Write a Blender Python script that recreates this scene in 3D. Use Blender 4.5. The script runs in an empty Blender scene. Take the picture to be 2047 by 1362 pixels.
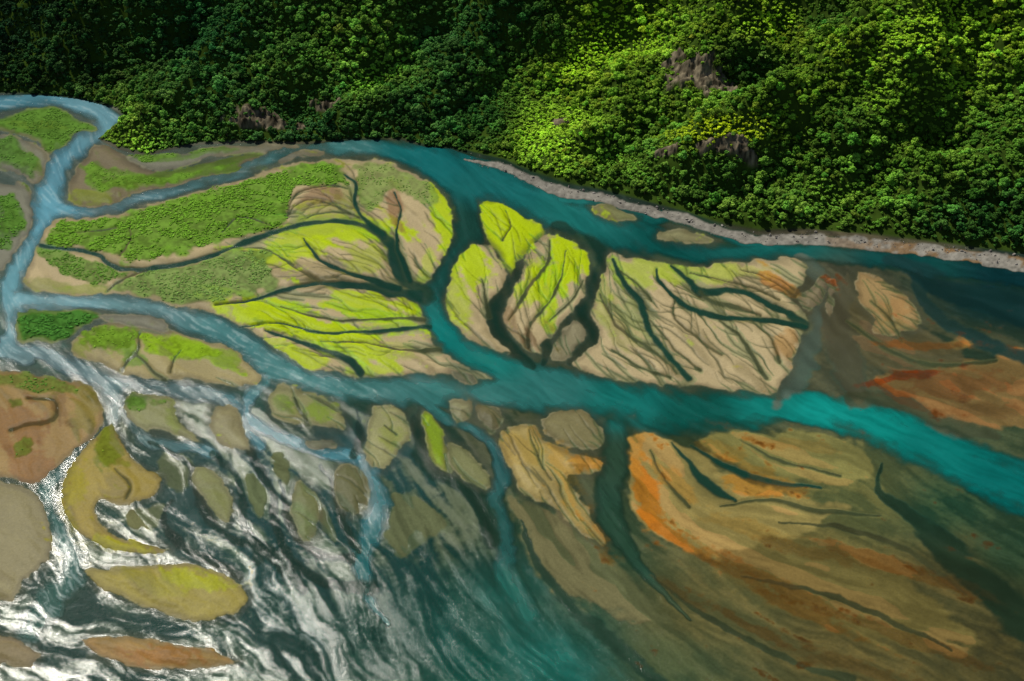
import bpy, bmesh, math, numpy as np, time
from mathutils import Vector
T0=time.time()
rng=np.random.default_rng(7)
sc=bpy.context.scene
# ------------------------------------------------------------ camera model
H=400.0; PITCH=math.radians(40); F=2009.0; CU,CV=1023.5,681.0
cp,sp=math.cos(PITCH),math.sin(PITCH)
def to_uv(x,y,z):
    dz=z-H
    dep=np.maximum(y*cp-dz*sp,1.0); up=y*sp+dz*cp
    return CU+F*x/dep, CV-F*up/dep
def to_xy(u,v,z=0.0):
    a=(u-CU)/F; b=(CV-v)/F
    dx=a; dy=cp+b*sp; dz=-sp+b*cp
    t=(z-H)/dz
    return dx*t,dy*t
def lin(c,k=0.72):
    c=np.array(c,float)/255.
    return np.where(c<=.04045,c/12.92,((c+.055)/1.055)**2.4)*k
# ------------------------------------------------------------ noise helpers
_tabs={}
def vnoise(x,y,seed=0):
    if seed not in _tabs: _tabs[seed]=np.random.default_rng(1000+seed).random((256,256)).astype(np.float32)
    t=_tabs[seed]
    xi=np.floor(x).astype(np.int32); yi=np.floor(y).astype(np.int32)
    fx=x-xi; fy=y-yi
    fx=fx*fx*(3-2*fx); fy=fy*fy*(3-2*fy)
    x0=xi&255;x1=(xi+1)&255;y0=yi&255;y1=(yi+1)&255
    return (t[y0,x0]*(1-fx)+t[y0,x1]*fx)*(1-fy)+(t[y1,x0]*(1-fx)+t[y1,x1]*fx)*fy
def fbm(x,y,seed=0,o=4):
    s=0;a=1;n=0
    for i in range(o):
        s=s+a*vnoise(x*2**i+17.3*i,y*2**i+9.1*i,seed+i); n+=a; a*=.5
    return s/n
def ss(a,b,x):
    t=np.clip((x-a)/(b-a),0,1); return t*t*(3-2*t)
def catmull(P,n,closed):
    P=np.array(P,float); N=len(P); out=[]
    rngi=range(N) if closed else range(N-1)
    for i in rngi:
        if closed: p0,p1,p2,p3=P[(i-1)%N],P[i],P[(i+1)%N],P[(i+2)%N]
        else: p0,p1,p2,p3=P[max(i-1,0)],P[i],P[i+1],P[min(i+2,N-1)]
        for k in range(n):
            t=k/n
            out.append(.5*((2*p1)+(-p0+p2)*t+(2*p0-5*p1+4*p2-p3)*t*t+(-p0+3*p1-3*p2+p3)*t**3))
    if not closed: out.append(P[-1])
    return np.array(out)
# ------------------------------------------------------------ survey raster
R=1.5; U0,U1,V0,V1=-400,2450,120,1640
us=np.arange(U0,U1,R); vs=np.arange(V0,V1,R)
NW,NH=len(us),len(vs)
UU,VV=np.meshgrid(us,vs); UU=UU.astype(np.float32); VV=VV.astype(np.float32)
w1=fbm(UU/60,VV/40,1,3)-.5; w2=fbm(UU/60,VV/40,5,3)-.5
w3=fbm(UU/14,VV/10,11,3)-.5; w4=fbm(UU/14,VV/10,14,3)-.5
UW=UU+w1*18+w3*5; VW=VV+w2*13+w4*3.5
def crop(u0,u1,v0,v1,pad):
    a=int(max(0,(u0-pad-U0)/R)); b=int(min(NW,(u1+pad-U0)/R+1))
    c=int(max(0,(v0-pad-V0)/R)); d=int(min(NH,(v1+pad-V0)/R+1))
    return a,max(b,a),c,max(d,c)
def sdf(poly,pad=30):
    P=catmull(poly,3,True)
    a,b,c,d=crop(P[:,0].min(),P[:,0].max(),P[:,1].min(),P[:,1].max(),pad+14)
    X=UW[c:d,a:b]; Y=VW[c:d,a:b]
    ins=np.zeros(X.shape,bool); D=np.full(X.shape,1e9,np.float32)
    N=len(P)
    for i in range(N):
        x0,y0=P[i]; x1,y1=P[(i+1)%N]
        if abs(y1-y0)>1e-6:
            ins^=((Y<y0)!=(Y<y1))&(X<(x1-x0)*(Y-y0)/(y1-y0)+x0)
    pd=60
    for i in range(N):
        x0,y0=P[i]; x1,y1=P[(i+1)%N]
        e,f,g,h=crop(min(x0,x1),max(x0,x1),min(y0,y1),max(y0,y1),pd)
        e=max(e,a);f=min(f,b);g=max(g,c);h=min(h,d)
        if f<=e or h<=g: continue
        xs=UW[g:h,e:f];ys=VW[g:h,e:f]
        dx,dy=x1-x0,y1-y0; L=dx*dx+dy*dy+1e-9
        t=np.clip(((xs-x0)*dx+(ys-y0)*dy)/L,0,1)
        q=np.hypot(xs-x0-t*dx,ys-y0-t*dy)
        S=D[g-c:h-c,e-a:f-a]; np.minimum(S,q,out=S)
    D=np.minimum(D,pd)
    return (slice(c,d),slice(a,b)),np.where(ins,D,-D)
def linefield(pts,pad=25,sub=4,warp=1.0):
    P=catmull(pts,sub,False)
    wm=P[:,2].max()
    a,b,c,d=crop(P[:,0].min(),P[:,0].max(),P[:,1].min(),P[:,1].max(),pad+wm+14)
    Q=np.full((d-c,b-a),9.,np.float32)
    for i in range(len(P)-1):
        x0,y0,q0=P[i]; x1,y1,q1=P[i+1]
        e,f,g,h=crop(min(x0,x1),max(x0,x1),min(y0,y1),max(y0,y1),max(q0,q1)*1.8+16)
        e=max(e,a);f=min(f,b);g=max(g,c);h=min(h,d)
        if f<=e or h<=g: continue
        xs=UU[g:h,e:f]*(1-warp)+UW[g:h,e:f]*warp;ys=VV[g:h,e:f]*(1-warp)+VW[g:h,e:f]*warp
        dx,dy=x1-x0,y1-y0; L=dx*dx+dy*dy+1e-9
        t=np.clip(((xs-x0)*dx+(ys-y0)*dy)/L,0,1)
        ww=np.maximum(q0+(q1-q0)*t,.8)*.5
        q=np.hypot(xs-x0-t*dx,ys-y0-t*dy)/ww
        S=Q[g-c:h-c,e-a:f-a]; np.minimum(S,q,out=S)
    return (slice(c,d),slice(a,b)),Q
def idw(points,cols,power=3.0,soft=30.,step=16):
    gu=np.arange(U0,U1+step*2,step); gv=np.arange(V0,V1+step*2,step)
    A,B=np.meshgrid(gu,gv); W=np.zeros(A.shape); C=np.zeros(A.shape+(cols.shape[1],))
    for (pu,pv),c in zip(points,cols):
        w=1/((A-pu)**2+((B-pv)*1.5)**2+soft**2)**(power/2)
        W+=w; C+=w[...,None]*c
    C/=W[...,None]
    fx=(UW-U0)/step; fy=(VW-V0)/step
    xi=np.clip(fx,0,len(gu)-2).astype(int);yi=np.clip(fy,0,len(gv)-2).astype(int);fx=np.clip(fx-xi,0,1)[...,None];fy=np.clip(fy-yi,0,1)[...,None]
    return ((C[yi,xi]*(1-fx)+C[yi,xi+1]*fx)*(1-fy)+(C[yi+1,xi]*(1-fx)+C[yi+1,xi+1]*fx)*fy).astype(np.float32)
def gblur(A,s):
    fy=np.fft.fftfreq(A.shape[0])[:,None]; fx=np.fft.rfftfreq(A.shape[1])[None]
    return np.fft.irfft2(np.fft.rfft2(A)*np.exp(-2*(math.pi*s)**2*(fx*fx+fy*fy)),s=A.shape).astype(np.float32)

# ------------------------------------------------------------ map data
rivers=[
 [(-400,260,60),(-200,225,40),(0,208,28),(90,203,26),(165,214,32),(212,238,44),(185,270,36),(140,300,44),(105,340,52),(98,400,60),(90,450,56),(60,500,48),(30,550,46),(18,600,50),(30,640,36),(20,700,40),(60,712,40)],
 [(100,425,36),(200,418,28),(290,397,26),(400,362,30),(500,328,34),(570,306,26),(640,300,26),(750,297,34),(830,310,52),(900,342,80),(1000,378,92),(1100,415,90),(1200,452,76),(1330,492,56),(1430,507,40),(1550,503,34),(1700,510,38),(1850,528,42),(2050,556,54),(2450,610,90)],
 [(935,395,76),(930,470,64),(895,545,54),(858,598,48),(885,660,56),(945,715,62),(1050,752,52),(1150,768,48),(1250,790,50)],
 [(20,600,44),(100,608,40),(200,602,34),(300,617,44),(400,645,50),(480,685,62),(550,735,66),(640,770,56),(760,778,54),(900,782,60),(1050,784,64),(1200,798,72),(1330,816,80),(1480,822,72),(1600,815,58),(1740,845,70),(1850,890,84),(2050,975,96),(2450,1120,140)],
 [(-300,720,60),(0,704,32),(70,706,34),(130,722,40),(200,760,48),(280,772,40),(380,785,40),(460,800,36),(495,840,34),(560,872,26),(640,902,26),(705,918,32),(742,955,44),(752,1010,52),(742,1070,46),(722,1130,40),(732,1180,30),(780,1250,12)],
 [(495,800,24),(515,772,26),(545,745,26)],
 [(495,800,20),(490,850,20),(520,890,22)],
 [(835,790,18),(880,828,18),(940,856,18),(988,890,24),(1003,950,34),(988,1000,36),(1010,1080,34),(1010,1150,40),(1060,1230,50)],
 [(1225,865,50),(1225,930,56),(1212,980,46),(1225,1040,40),(1262,1110,28),(1320,1180,14),(1380,1240,3)],
 [(205,760,40),(235,800,44),(215,845,34),(170,890,36),(110,945,44),(85,1000,50),(110,1060,50),(150,1120,60),(110,1190,60),(60,1260,60)],
 [(240,810,30),(300,880,24),(380,890,24),(430,905,20)],
 [(1325,430,20),(1400,450,30),(1470,478,30),(1540,492,30)],
 [(1120,395,20),(1200,408,20),(1290,432,22),(1330,436,22)],
 [(45,600,16),(22,625,16),(18,680,20)],
]
DK=(30,58,46)
chan=[
 ([(1110,455,26),(1170,488,32),(1197,520,36),(1188,580,26),(1160,630,22),(1105,675,20),(1082,728,12)],DK,.75),
 ([(975,490,12),(1005,515,17),(1027,545,19),(1008,582,22),(985,625,24),(988,660,28),(1015,695,26),(1062,735,14)],DK,.75),
 ([(1165,640,14),(1187,662,16),(1176,692,18),(1140,722,14)],DK,.7),
 ([(1600,520,24),(1645,560,30),(1645,610,34),(1625,655,44),(1600,720,60),(1568,775,46),(1555,800,30)],(90,102,90),.55),
 ([(1690,545,6),(1690,590,40),(1660,650,46),(1690,720,56),(1720,790,30)],(92,86,66),.45),
 ([(838,812,8),(832,860,26),(850,930,30),(920,972,28),(965,1010,34),(985,1080,40)],(32,58,44),.7),
 ([(715,820,6),(722,880,20),(704,915,14)],(36,60,50),.6),
 ([(1700,800,30),(1800,800,30),(1880,845,34),(1990,870,30)],(80,82,60),.3),
 ([(1765,925,3),(1755,980,14),(1820,1030,34),(1900,1100,50),(1980,1180,60),(2060,1260,70)],(38,58,42),.5),
 ([(1830,545,20),(1850,600,24),(1900,650,30),(2050,720,30)],(36,62,58),.6),
 ([(1780,520,30),(1900,575,40),(2060,620,60)],(24,56,56),.6),
 ([(740,1180,34),(620,1150,22),(560,1080,20),(540,980,18),(500,900,16)],(26,54,44),.6),
 ([(560,960,6),(580,1040,18),(640,1110,22),(700,1120,24)],(26,52,42),.6),
 ([(640,930,6),(670,990,14),(690,1050,18),(720,1100,16)],(28,54,42),.6),
 ([(300,880,8),(380,930,14),(400,1010,18),(450,1070,20),(540,1100,24),(600,1180,30)],(26,54,44),.6),
 ([(430,905,14),(480,960,18),(490,1040,18),(520,1120,24)],(28,58,48),.6),
 ([(340,1000,6),(330,1050,14),(380,1100,20),(480,1150,20)],(30,54,44),.5),
 ([(1480,1150,3),(1620,1180,9),(1760,1230,12),(1900,1300,5)],(72,72,48),.3),
 ([(1300,1150,3),(1420,1240,10),(1560,1310,14),(1700,1362,20)],(64,72,50),.3),
 ([(1560,1040,3),(1700,1060,9),(1830,1110,12),(1930,1190,5)],(78,76,50),.3),
 ([(1040,1040,3),(1070,1120,14),(1130,1200,22),(1230,1290,30),(1320,1362,30)],(46,72,58),.4),
]
TAN=(196,178,136); GRY=(132,132,114); YG=(190,214,20); PALE=(156,152,114); MUD=(128,118,92); GRN=(104,146,58)
islands=[
 ([(-200,235),(0,232),(50,219),(95,214),(135,228),(160,245),(192,255),(180,265),(145,266),(128,292),(95,306),(88,285),(60,272),(0,262),(-200,262)],GRN),
 ([(-200,268),(0,266),(25,268),(60,280),(98,306),(88,345),(72,372),(45,358),(0,340),(-200,330)],GRY),
 ([(-200,372),(0,365),(40,372),(68,400),(62,455),(40,495),(10,530),(-10,545),(-200,560)],GRY),
 ([(178,300),(190,288),(230,302),(270,325),(330,342),(420,326),(520,303),(500,325),(430,352),(340,377),(262,392),(230,412),(170,416),(136,398),(142,350)],MUD),
 ([(255,318),(340,303),(450,293),(560,290),(600,295),(540,305),(430,318),(350,338),(300,340)],GRY),
 ([(548,322),(570,308),(620,303),(650,308),(610,318),(570,326)],GRY),
 ([(120,440),(200,433),(290,415),(380,390),(470,358),(560,335),(650,322),(740,320),(800,335),(850,360),(888,395),(903,430),(902,475),(885,520),(862,556),(845,575),(832,592),(845,640),(868,690),(925,730),(975,755),(900,752),(840,750),(760,753),(690,750),(620,738),(568,703),(505,665),(440,632),(380,618),(310,600),(230,588),(160,592),(80,585),(50,570),(55,545),(75,500),(85,465)],TAN),
 ([(968,400),(1000,404),(1050,430),(1086,455),(1092,480),(1062,492),(1038,525),(1022,545),(1000,510),(975,490),(965,450)],YG),
 ([(950,485),(985,500),(1008,528),(1014,555),(990,592),(972,625),(980,665),(1030,712),(960,692),(910,650),(890,600),(896,560),(915,520)],TAN),
 ([(1092,470),(1140,480),(1170,510),(1175,560),(1158,606),(1120,650),(1085,690),(1072,710),(1020,672),(1000,630),(1022,588),(1040,545),(1062,500)],TAN),
 ([(1130,655),(1160,642),(1176,665),(1162,692),(1130,716),(1098,712)],(142,136,106)),
 ([(1222,506),(1290,520),(1340,535),(1420,532),(1500,523),(1580,518),(1612,533),(1608,560),(1582,590),(1612,640),(1602,680),(1582,730),(1548,784),(1480,785),(1400,775),(1300,770),(1220,757),(1160,738),(1146,720),(1185,692),(1196,660),(1180,630),(1198,580),(1207,540)],TAN),
 ([(1592,592),(1612,575),(1640,552),(1656,572),(1645,605),(1615,622),(1600,610)],MUD),
 ([(1655,560),(1668,575),(1666,620),(1652,640),(1648,600)],MUD),
 ([(1715,540),(1780,568),(1822,605),(1836,645),(1800,662),(1740,665),(1744,640),(1715,595)],(166,140,94)),
 ([(1186,414),(1222,410),(1275,438),(1235,442),(1198,430)],(130,132,88)),
 ([(1312,466),(1350,459),(1422,484),(1375,490),(1328,482)],(140,138,100)),
 ([(36,627),(100,622),(188,625),(202,640),(150,666),(110,681),(48,687),(35,662)],GRN),
 ([(140,682),(200,650),(260,640),(330,657),(400,675),(460,690),(500,722),(522,752),(500,770),(440,768),(380,757),(310,762),(250,748),(200,722),(150,712)],(170,158,110)),
 ([(200,634),(262,628),(332,642),(328,666),(270,656)],GRY),
 ([(548,768),(600,778),(660,800),(692,832),(690,862),(640,856),(580,850),(538,824)],(146,146,98)),
 ([(-250,742),(0,740),(60,745),(130,760),(180,775),(202,810),(195,860),(150,900),(100,945),(60,968),(0,958),(-250,960)],(160,132,80)),
 ([(220,848),(242,882),(262,915),(310,945),(325,965),(298,1000),(235,1012),(200,1002),(195,1040),(235,1068),(290,1085),(345,1098),(262,1106),(180,1078),(140,1032),(124,980),(150,920),(180,880)],(162,144,68)),
 ([(168,1142),(260,1134),(370,1130),(442,1145),(492,1180),(482,1212),(420,1246),(340,1226),(250,1196),(190,1172)],(164,152,76)),
 ([(172,1282),(240,1270),(330,1284),(400,1300),(477,1318),(420,1336),(320,1336),(220,1321)],(164,132,76)),
 ([(-200,1270),(0,1268),(50,1284),(77,1310),(62,1332),(0,1327),(-200,1330)],(136,122,88)),
 ([(-200,960),(0,962),(60,985),(98,1050),(106,1105),(62,1152),(30,1190),(0,1202),(-200,1200)],(148,140,102)),
 ([(246,790),(330,792),(352,828),(397,882),(340,862),(268,852)],(144,146,100)),
 ([(428,812),(470,815),(482,850),(502,902),(450,888),(418,850)],PALE),
 ([(390,935),(432,944),(467,1000),(460,1047),(420,1022),(395,980)],(136,140,92)),
 ([(752,814),(800,810),(820,858),(800,900),(770,942),(730,920),(737,868)],(156,156,108)),
 ([(850,820),(880,845),(892,880),(908,938),(880,940),(852,908),(845,860)],(140,152,60)),
 ([(895,800),(942,803),(945,828),(912,842)],(140,140,105)),
 ([(950,810),(1000,820),(992,870),(965,850)],(98,100,74)),
 ([(900,880),(940,903),(977,950),(970,977),(930,960),(898,920)],(128,132,88)),
 ([(600,962),(640,1002),(634,1060),(612,1082),(584,1030),(588,980)],(114,130,84)),
 ([(680,928),(730,948),(737,1000),(702,1030),(668,990)],(92,104,72)),
 ([(610,880),(665,878),(676,898),(630,902)],(118,122,100)),
 ([(895,740),(930,745),(950,765),(915,768)],(110,112,88)),
 ([(1000,870),(1060,850),(1090,880),(1150,908),(1202,920),(1190,945),(1132,950),(1170,1000),(1200,1050),(1213,1092),(1160,1060),(1105,1012),(1050,990),(1020,940)],(172,154,94)),
 ([(1080,835),(1160,820),(1202,858),(1192,898),(1120,885)],(130,124,86)),
]
shoals=[
 ([(1255,870),(1330,878),(1400,900),(1440,938),(1500,960),(1610,1002),(1700,1010),(1620,1060),(1480,1130),(1400,1112),(1330,1080),(1280,1050),(1253,1000),(1260,930)],(188,158,96),9),
 ([(1400,880),(1500,868),(1650,872),(1742,900),(1745,950),(1640,970),(1540,950),(1450,910)],(164,146,86),9),
 ([(1750,750),(1850,735),(1960,715),(2200,700),(2200,840),(1960,850),(1880,832),(1800,790)],(154,116,70),7),
 ([(1735,660),(1790,662),(1850,680),(1945,688),(1880,712),(1800,700),(1750,690)],(166,128,70),6),
 ([(1700,600),(1760,600),(1840,660),(1930,700),(1900,735),(1740,740),(1700,690)],(108,94,66),14),
 ([(1010,990),(1100,1010),(1190,1080),(1290,1180),(1350,1250),(1200,1220),(1080,1160),(1040,1080)],(122,118,82),14),
 ([(1420,1120),(1550,1080),(1700,1090),(1850,1180),(1950,1300),(1750,1290),(1600,1240),(1480,1190)],(134,114,66),16),
 ([(780,985),(850,1000),(892,1050),(852,1080),(800,1122),(768,1060)],(108,116,82),7),
 ([(330,897),(388,918),(388,962),(352,985),(312,952)],(118,122,84),6),
 ([(262,1020),(330,1008),(318,1050),(262,1052)],(124,126,86),6),
 ([(548,905),(578,935),(572,965),(545,940)],(110,118,82),5),
 ([(640,1010),(664,1030),(668,1085),(645,1060)],(98,110,78),5),
 ([(505,940),(528,975),(522,1040),(500,1000)],(110,122,86),5),
 ([(1020,420),(1200,480),(1160,500),(1080,470)],(40,60,52),14),
 ([(440,640),(880,690),(960,760),(700,760)],(130,128,92),10),
 ([(40,600),(160,596),(240,620),(140,622)],(110,112,105),8),
]
OR=(204,126,38)
lens=[
 (1025,445,60,42,30,YG,1.),(940,530,46,54,-40,YG,.95),(1140,520,42,50,0,YG,1.),(1105,560,30,60,20,YG,.95),(1060,570,24,50,25,YG,.75),(915,590,26,52,0,(176,196,50),.7),(1090,620,24,30,20,(176,196,60),.4),
 (885,440,20,80,-5,YG,.95),(850,540,16,38,20,YG,.5),(700,465,110,30,-3,YG,.95),(600,490,95,28,-15,YG,.85),(730,520,50,38,0,(176,190,60),.7),(640,455,74,20,-8,(172,188,60),.65),
 (560,632,124,30,12,YG,1.),(640,660,110,26,8,YG,1.),(740,612,94,28,5,YG,.9),(780,640,60,20,0,YG,.7),(700,700,78,26,15,YG,.95),(740,735,60,16,0,YG,.7),(610,715,60,14,20,YG,.8),(560,690,50,12,30,YG,.65),(790,700,50,20,5,(178,190,80),.4),
 (1280,545,60,30,0,(178,200,60),.7),(1400,550,86,18,0,(178,196,64),.65),(1205,600,16,60,0,(160,174,76),.5),(1250,640,44,54,0,(168,174,92),.35),(1480,545,74,14,0,(174,184,80),.45),
 (640,430,60,14,-10,(165,168,85),.5),(700,395,20,30,0,(140,150,70),.5),
 (90,570,40,14,5,(150,158,80),.6),(180,580,50,8,0,(150,165,65),.6),
 (180,395,45,14,5,(165,178,65),.9),(260,370,70,12,-3,(134,168,50),.9),(380,345,100,14,-10,(124,166,50),.9),(190,340,28,30,0,(120,158,55),.8),(470,320,50,8,-15,(125,162,60),.8),(380,310,80,8,-6,(112,150,60),.8),
 (230,680,70,26,5,(128,165,45),.95),(370,697,75,20,10,(150,182,35),.95),(460,710,30,14,30,(134,160,50),.8),(270,720,25,16,0,(120,155,60),.8),(160,695,20,14,0,(140,150,60),.8),
 (640,820,44,26,20,(142,172,46),.8),(570,800,20,20,0,(120,152,60),.6),(870,880,14,50,-8,(154,190,30),.85),(780,870,18,34,0,(146,158,66),.55),
 (270,800,30,12,0,(95,135,50),.8),(350,835,16,30,-25,(135,155,50),.5),
 (215,895,24,40,10,(125,135,35),.8),(150,985,22,64,10,(172,160,32),.9),(240,1090,70,14,8,(184,180,32),.9),(400,1165,66,18,8,(180,184,38),.9),(300,1170,64,20,20,(166,162,48),.55),
 (170,820,24,50,10,(144,140,55),.6),(60,250,70,10,5,(150,165,45),.8),(50,320,30,16,30,(120,155,55),.8),(20,440,26,40,0,(110,150,55),.9),(20,300,28,28,0,(100,140,60),.8),
 (430,1010,20,30,-20,(140,148,80),.5),
 (1290,985,24,74,-12,OR,.95),(1270,900,18,44,0,(196,142,58),.65),(1350,960,66,20,35,(196,140,60),.6),(1510,970,70,18,8,(200,134,46),.8),(1430,900,60,14,15,(192,142,58),.5),(1600,890,80,10,6,(176,134,66),.5),
 (1330,1060,66,14,35,OR,.85),(1400,1105,70,12,28,OR,.65),(1560,570,44,18,35,(200,134,56),.7),(1570,690,22,34,0,(190,136,60),.45),(1520,940,60,12,20,(190,136,52),.6),(1480,1050,90,16,14,(176,132,60),.5),
 (1180,925,36,14,5,(200,140,46),.75),(1130,950,18,64,-25,(196,156,68),.6),(1200,1060,14,56,-25,(184,134,52),.65),(1040,900,54,34,0,(178,150,70),.55),
 (1800,755,94,7,-10,(200,86,30),.9),(1850,690,94,8,3,(200,126,58),.75),(1900,770,140,26,-5,(160,92,46),.6),(1800,790,60,10,30,(180,104,46),.6),(1780,620,30,30,30,(180,132,76),.4),(1960,820,80,14,0,(150,100,56),.5),
 (40,850,60,40,0,(156,102,50),.55),(60,930,50,30,0,(160,100,46),.5),(120,800,16,40,0,(112,74,42),.4),(330,1310,64,16,3,(180,118,52),.55),
 (1450,1130,130,14,30,(172,112,46),.6),(1600,1220,170,13,25,(166,108,42),.65),(1780,1130,150,13,18,(154,100,42),.6),(1560,1170,130,12,28,(172,110,42),.65),(1850,1290,150,14,20,(140,92,40),.55),(1500,1250,130,12,26,(158,106,46),.6),(1700,1330,160,14,16,(138,94,42),.5),(1950,1180,90,14,24,(140,94,42),.5),(1350,1180,90,10,36,(150,106,52),.5),(1650,1110,120,12,14,(160,112,50),.5),
 (1010,640,30,26,40,(120,84,48),.4),(1060,680,30,16,45,(104,74,44),.6),(790,410,16,36,0,(150,110,74),.7),(640,385,46,14,-5,(150,116,84),.6),(720,370,8,26,0,(104,76,52),.6),
]
VD=(32,64,48); VB=(76,78,52)
veins=[
 [(80,492,8),(190,508,9),(215,525,11),(270,540,11),(350,530,12),(430,508,10),(500,482,11),(580,455,10),(640,445,10),(700,443,12),(755,464,16),(785,492,20),(792,530,22),(815,565,26),(850,592,34)],
 [(688,348,4),(712,366,6),(712,410,8),(730,440,11),(765,467,16)],
 [(430,612,3),(500,600,6),(560,582,8),(620,569,9),(700,573,12),(760,577,16),(835,592,24)],
 [(290,540,6),(240,562,5),(215,582,3)],
 [(610,478,3),(640,520,7),(690,545,8),(740,560,9),(800,574,14)],
 [(560,515,3),(600,542,5),(640,566,7)],
 [(530,660,3),(600,684,7),(660,702,10),(700,722,13),(722,745,12)],
 [(480,655,2),(560,648,4),(640,664,6),(720,665,7),(800,658,8),(860,655,10)],
 [(560,612,2),(620,630,4),(700,640,5),(780,636,6),(845,640,8)],
 [(640,682,3),(740,688,5),(800,698,6),(880,700,8)],
 [(570,432,3),(615,402,4),(660,408,5),(715,432,5)],
 [(790,385,3),(803,420,4),(792,460,5),(800,510,7),(822,560,10)],
 [(575,425,3),(600,385,3),(660,368,3),(695,375,3)],
 [(600,440,2),(650,425,3),(700,425,4)],
 [(260,440,2),(258,480,3),(240,510,4)],[(440,470,2),(470,440,4),(500,438,4),(540,452,3)],[(140,470,2),(230,455,3)],
 [(1226,520,8),(1250,568,10),(1285,618,12),(1300,670,12),(1338,712,13),(1375,758,13)],
 [(1340,532,5),(1378,560,11),(1402,586,15),(1470,582,12),(1540,610,13),(1608,648,15)],
 [(1310,538,4),(1340,590,7),(1400,625,9),(1480,637,9),(1560,645,10),(1608,654,11)],
 [(1400,586,7),(1425,606,8),(1460,612,7),(1520,632,5)],
 [(1200,590,3),(1230,650,6),(1290,692,6),(1330,722,7),(1352,748,8)],
 [(1345,600,3),(1352,640,5),(1402,682,6),(1440,710,6)],[(1440,640,3),(1480,672,6),(1502,712,7),(1530,756,8)],
 [(1500,640,3),(1540,680,5),(1560,720,6)],[(1240,540,3),(1275,570,4),(1300,600,5)],[(1225,700,3),(1280,735,4),(1340,755,6)],
 [(1380,545,3),(1440,560,4),(1500,575,4),(1560,600,5)],[(1480,540,2),(1540,560,4),(1590,590,6)],[(1300,640,2),(1340,690,4),(1400,740,6)],
 [(1100,480,3),(1090,530,7),(1060,570,8),(1035,610,7),(1015,640,4)],[(1130,500,2),(1120,560,4),(1090,610,6),(1060,650,7),(1055,690,7)],[(1165,560,2),(1140,600,4),(1100,640,5)],
 [(960,560,2),(970,590,4),(975,630,6)],[(1010,420,2),(1020,450,3),(1005,480,4)],
 [(280,668,4),(278,700,5),(255,722,5),(245,740,5)],[(270,705,4),(310,745,6),(330,760,6)],[(360,700,2),(345,720,3),(340,745,5)],
 [(590,795,3),(600,820,6),(615,850,8)],[(770,850,2),(790,870,4)],
 [(60,800,5),(110,800,7),(105,840,8),(60,850,8),(20,860,5)],
 [(1340,885,2),(1380,930,12),(1420,970,18),(1470,1000,6)],[(1380,890,2),(1450,930,10),(1540,960,12),(1640,975,3)],[(1300,900,2),(1330,960,6),(1380,1010,6)],
 [(1480,880,2),(1560,920,6),(1680,950,4)],[(1440,1010,3),(1540,1000,7),(1640,1020,9),(1760,1030,3)],
 [(1060,860,2),(1080,920,4),(1100,960,5)],[(1740,600,3),(1780,640,6),(1800,680,4)],[(1690,640,3),(1760,690,7),(1860,730,8),(1990,720,4)],
 [(230,940,3),(260,970,5),(250,1000,4)],[(430,500,2),(520,498,3),(590,530,4)],
]
veg=[
 ([(95,468),(125,444),(200,437),(290,419),(380,394),(470,363),(560,340),(650,326),(688,342),(690,368),(620,366),(588,384),(575,428),(560,452),(470,482),(400,498),(340,514),(290,526),(200,504),(90,488)],(112,158,50),1.0,1),
 ([(225,575),(290,546),(360,532),(470,502),(548,500),(540,528),(560,570),(500,588),(430,608),(380,610),(300,596)],(122,156,78),.9,.7),
 ([(82,503),(150,510),(200,530),(258,546),(210,572),(150,560),(100,530)],(104,146,58),.9,.8),
 ([(705,326),(790,336),(850,363),(880,394),(850,408),(790,378),(745,420),(722,404),(716,360)],(122,154,72),.8,.5),
 ([(42,630),(100,626),(184,628),(194,640),(150,662),(110,676),(52,680),(42,660)],(74,128,52),1,1),
 ([(-150,236),(0,236),(50,224),(95,219),(130,230),(150,248),(182,257),(150,262),(122,288),(98,298),(90,280),(60,262),(0,255)],(100,142,56),.8,.8),
 ([(-150,275),(0,273),(28,276),(45,300),(72,310),(70,345),(64,362),(40,350),(0,330)],(96,138,60),.8,.8),
 ([(-150,395),(0,392),(34,402),(48,430),(42,468),(18,495),(0,500),(-150,510)],(92,138,52),.8,.8),
 ([(185,318),(200,330),(280,352),(350,352),(430,336),(500,318),(440,340),(340,366),(260,378),(200,384),(165,360)],(112,156,54),.8,.5),
 ([(250,296),(330,306),(420,297),(320,318),(285,322)],(106,148,54),.8,.8),
 ([(155,665),(205,652),(270,665),(272,690),(240,705),(180,700)],(118,158,50),.8,.45),
 ([(290,668),(400,688),(450,705),(430,718),(360,722),(300,705)],(140,178,40),.8,.35),
 ([(-150,745),(0,744),(60,748),(130,762),(165,775),(130,788),(60,786),(0,775),(-150,775)],(98,136,54),.7,.7),
 ([(248,792),(285,793),(290,820),(262,822)],(100,142,54),.7,.6),
 ([(292,797),(330,798),(328,812),(298,812)],(100,142,54),.7,.6),
 ([(30,885),(55,880),(60,905),(35,912)],(94,128,50),.7,.6),
 ([(20,805),(48,802),(50,815),(25,818)],(94,128,50),.7,.6),
 ([(195,860),(215,858),(225,905),(262,930),(215,935),(188,905)],(116,134,42),.5,.5),
]
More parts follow.
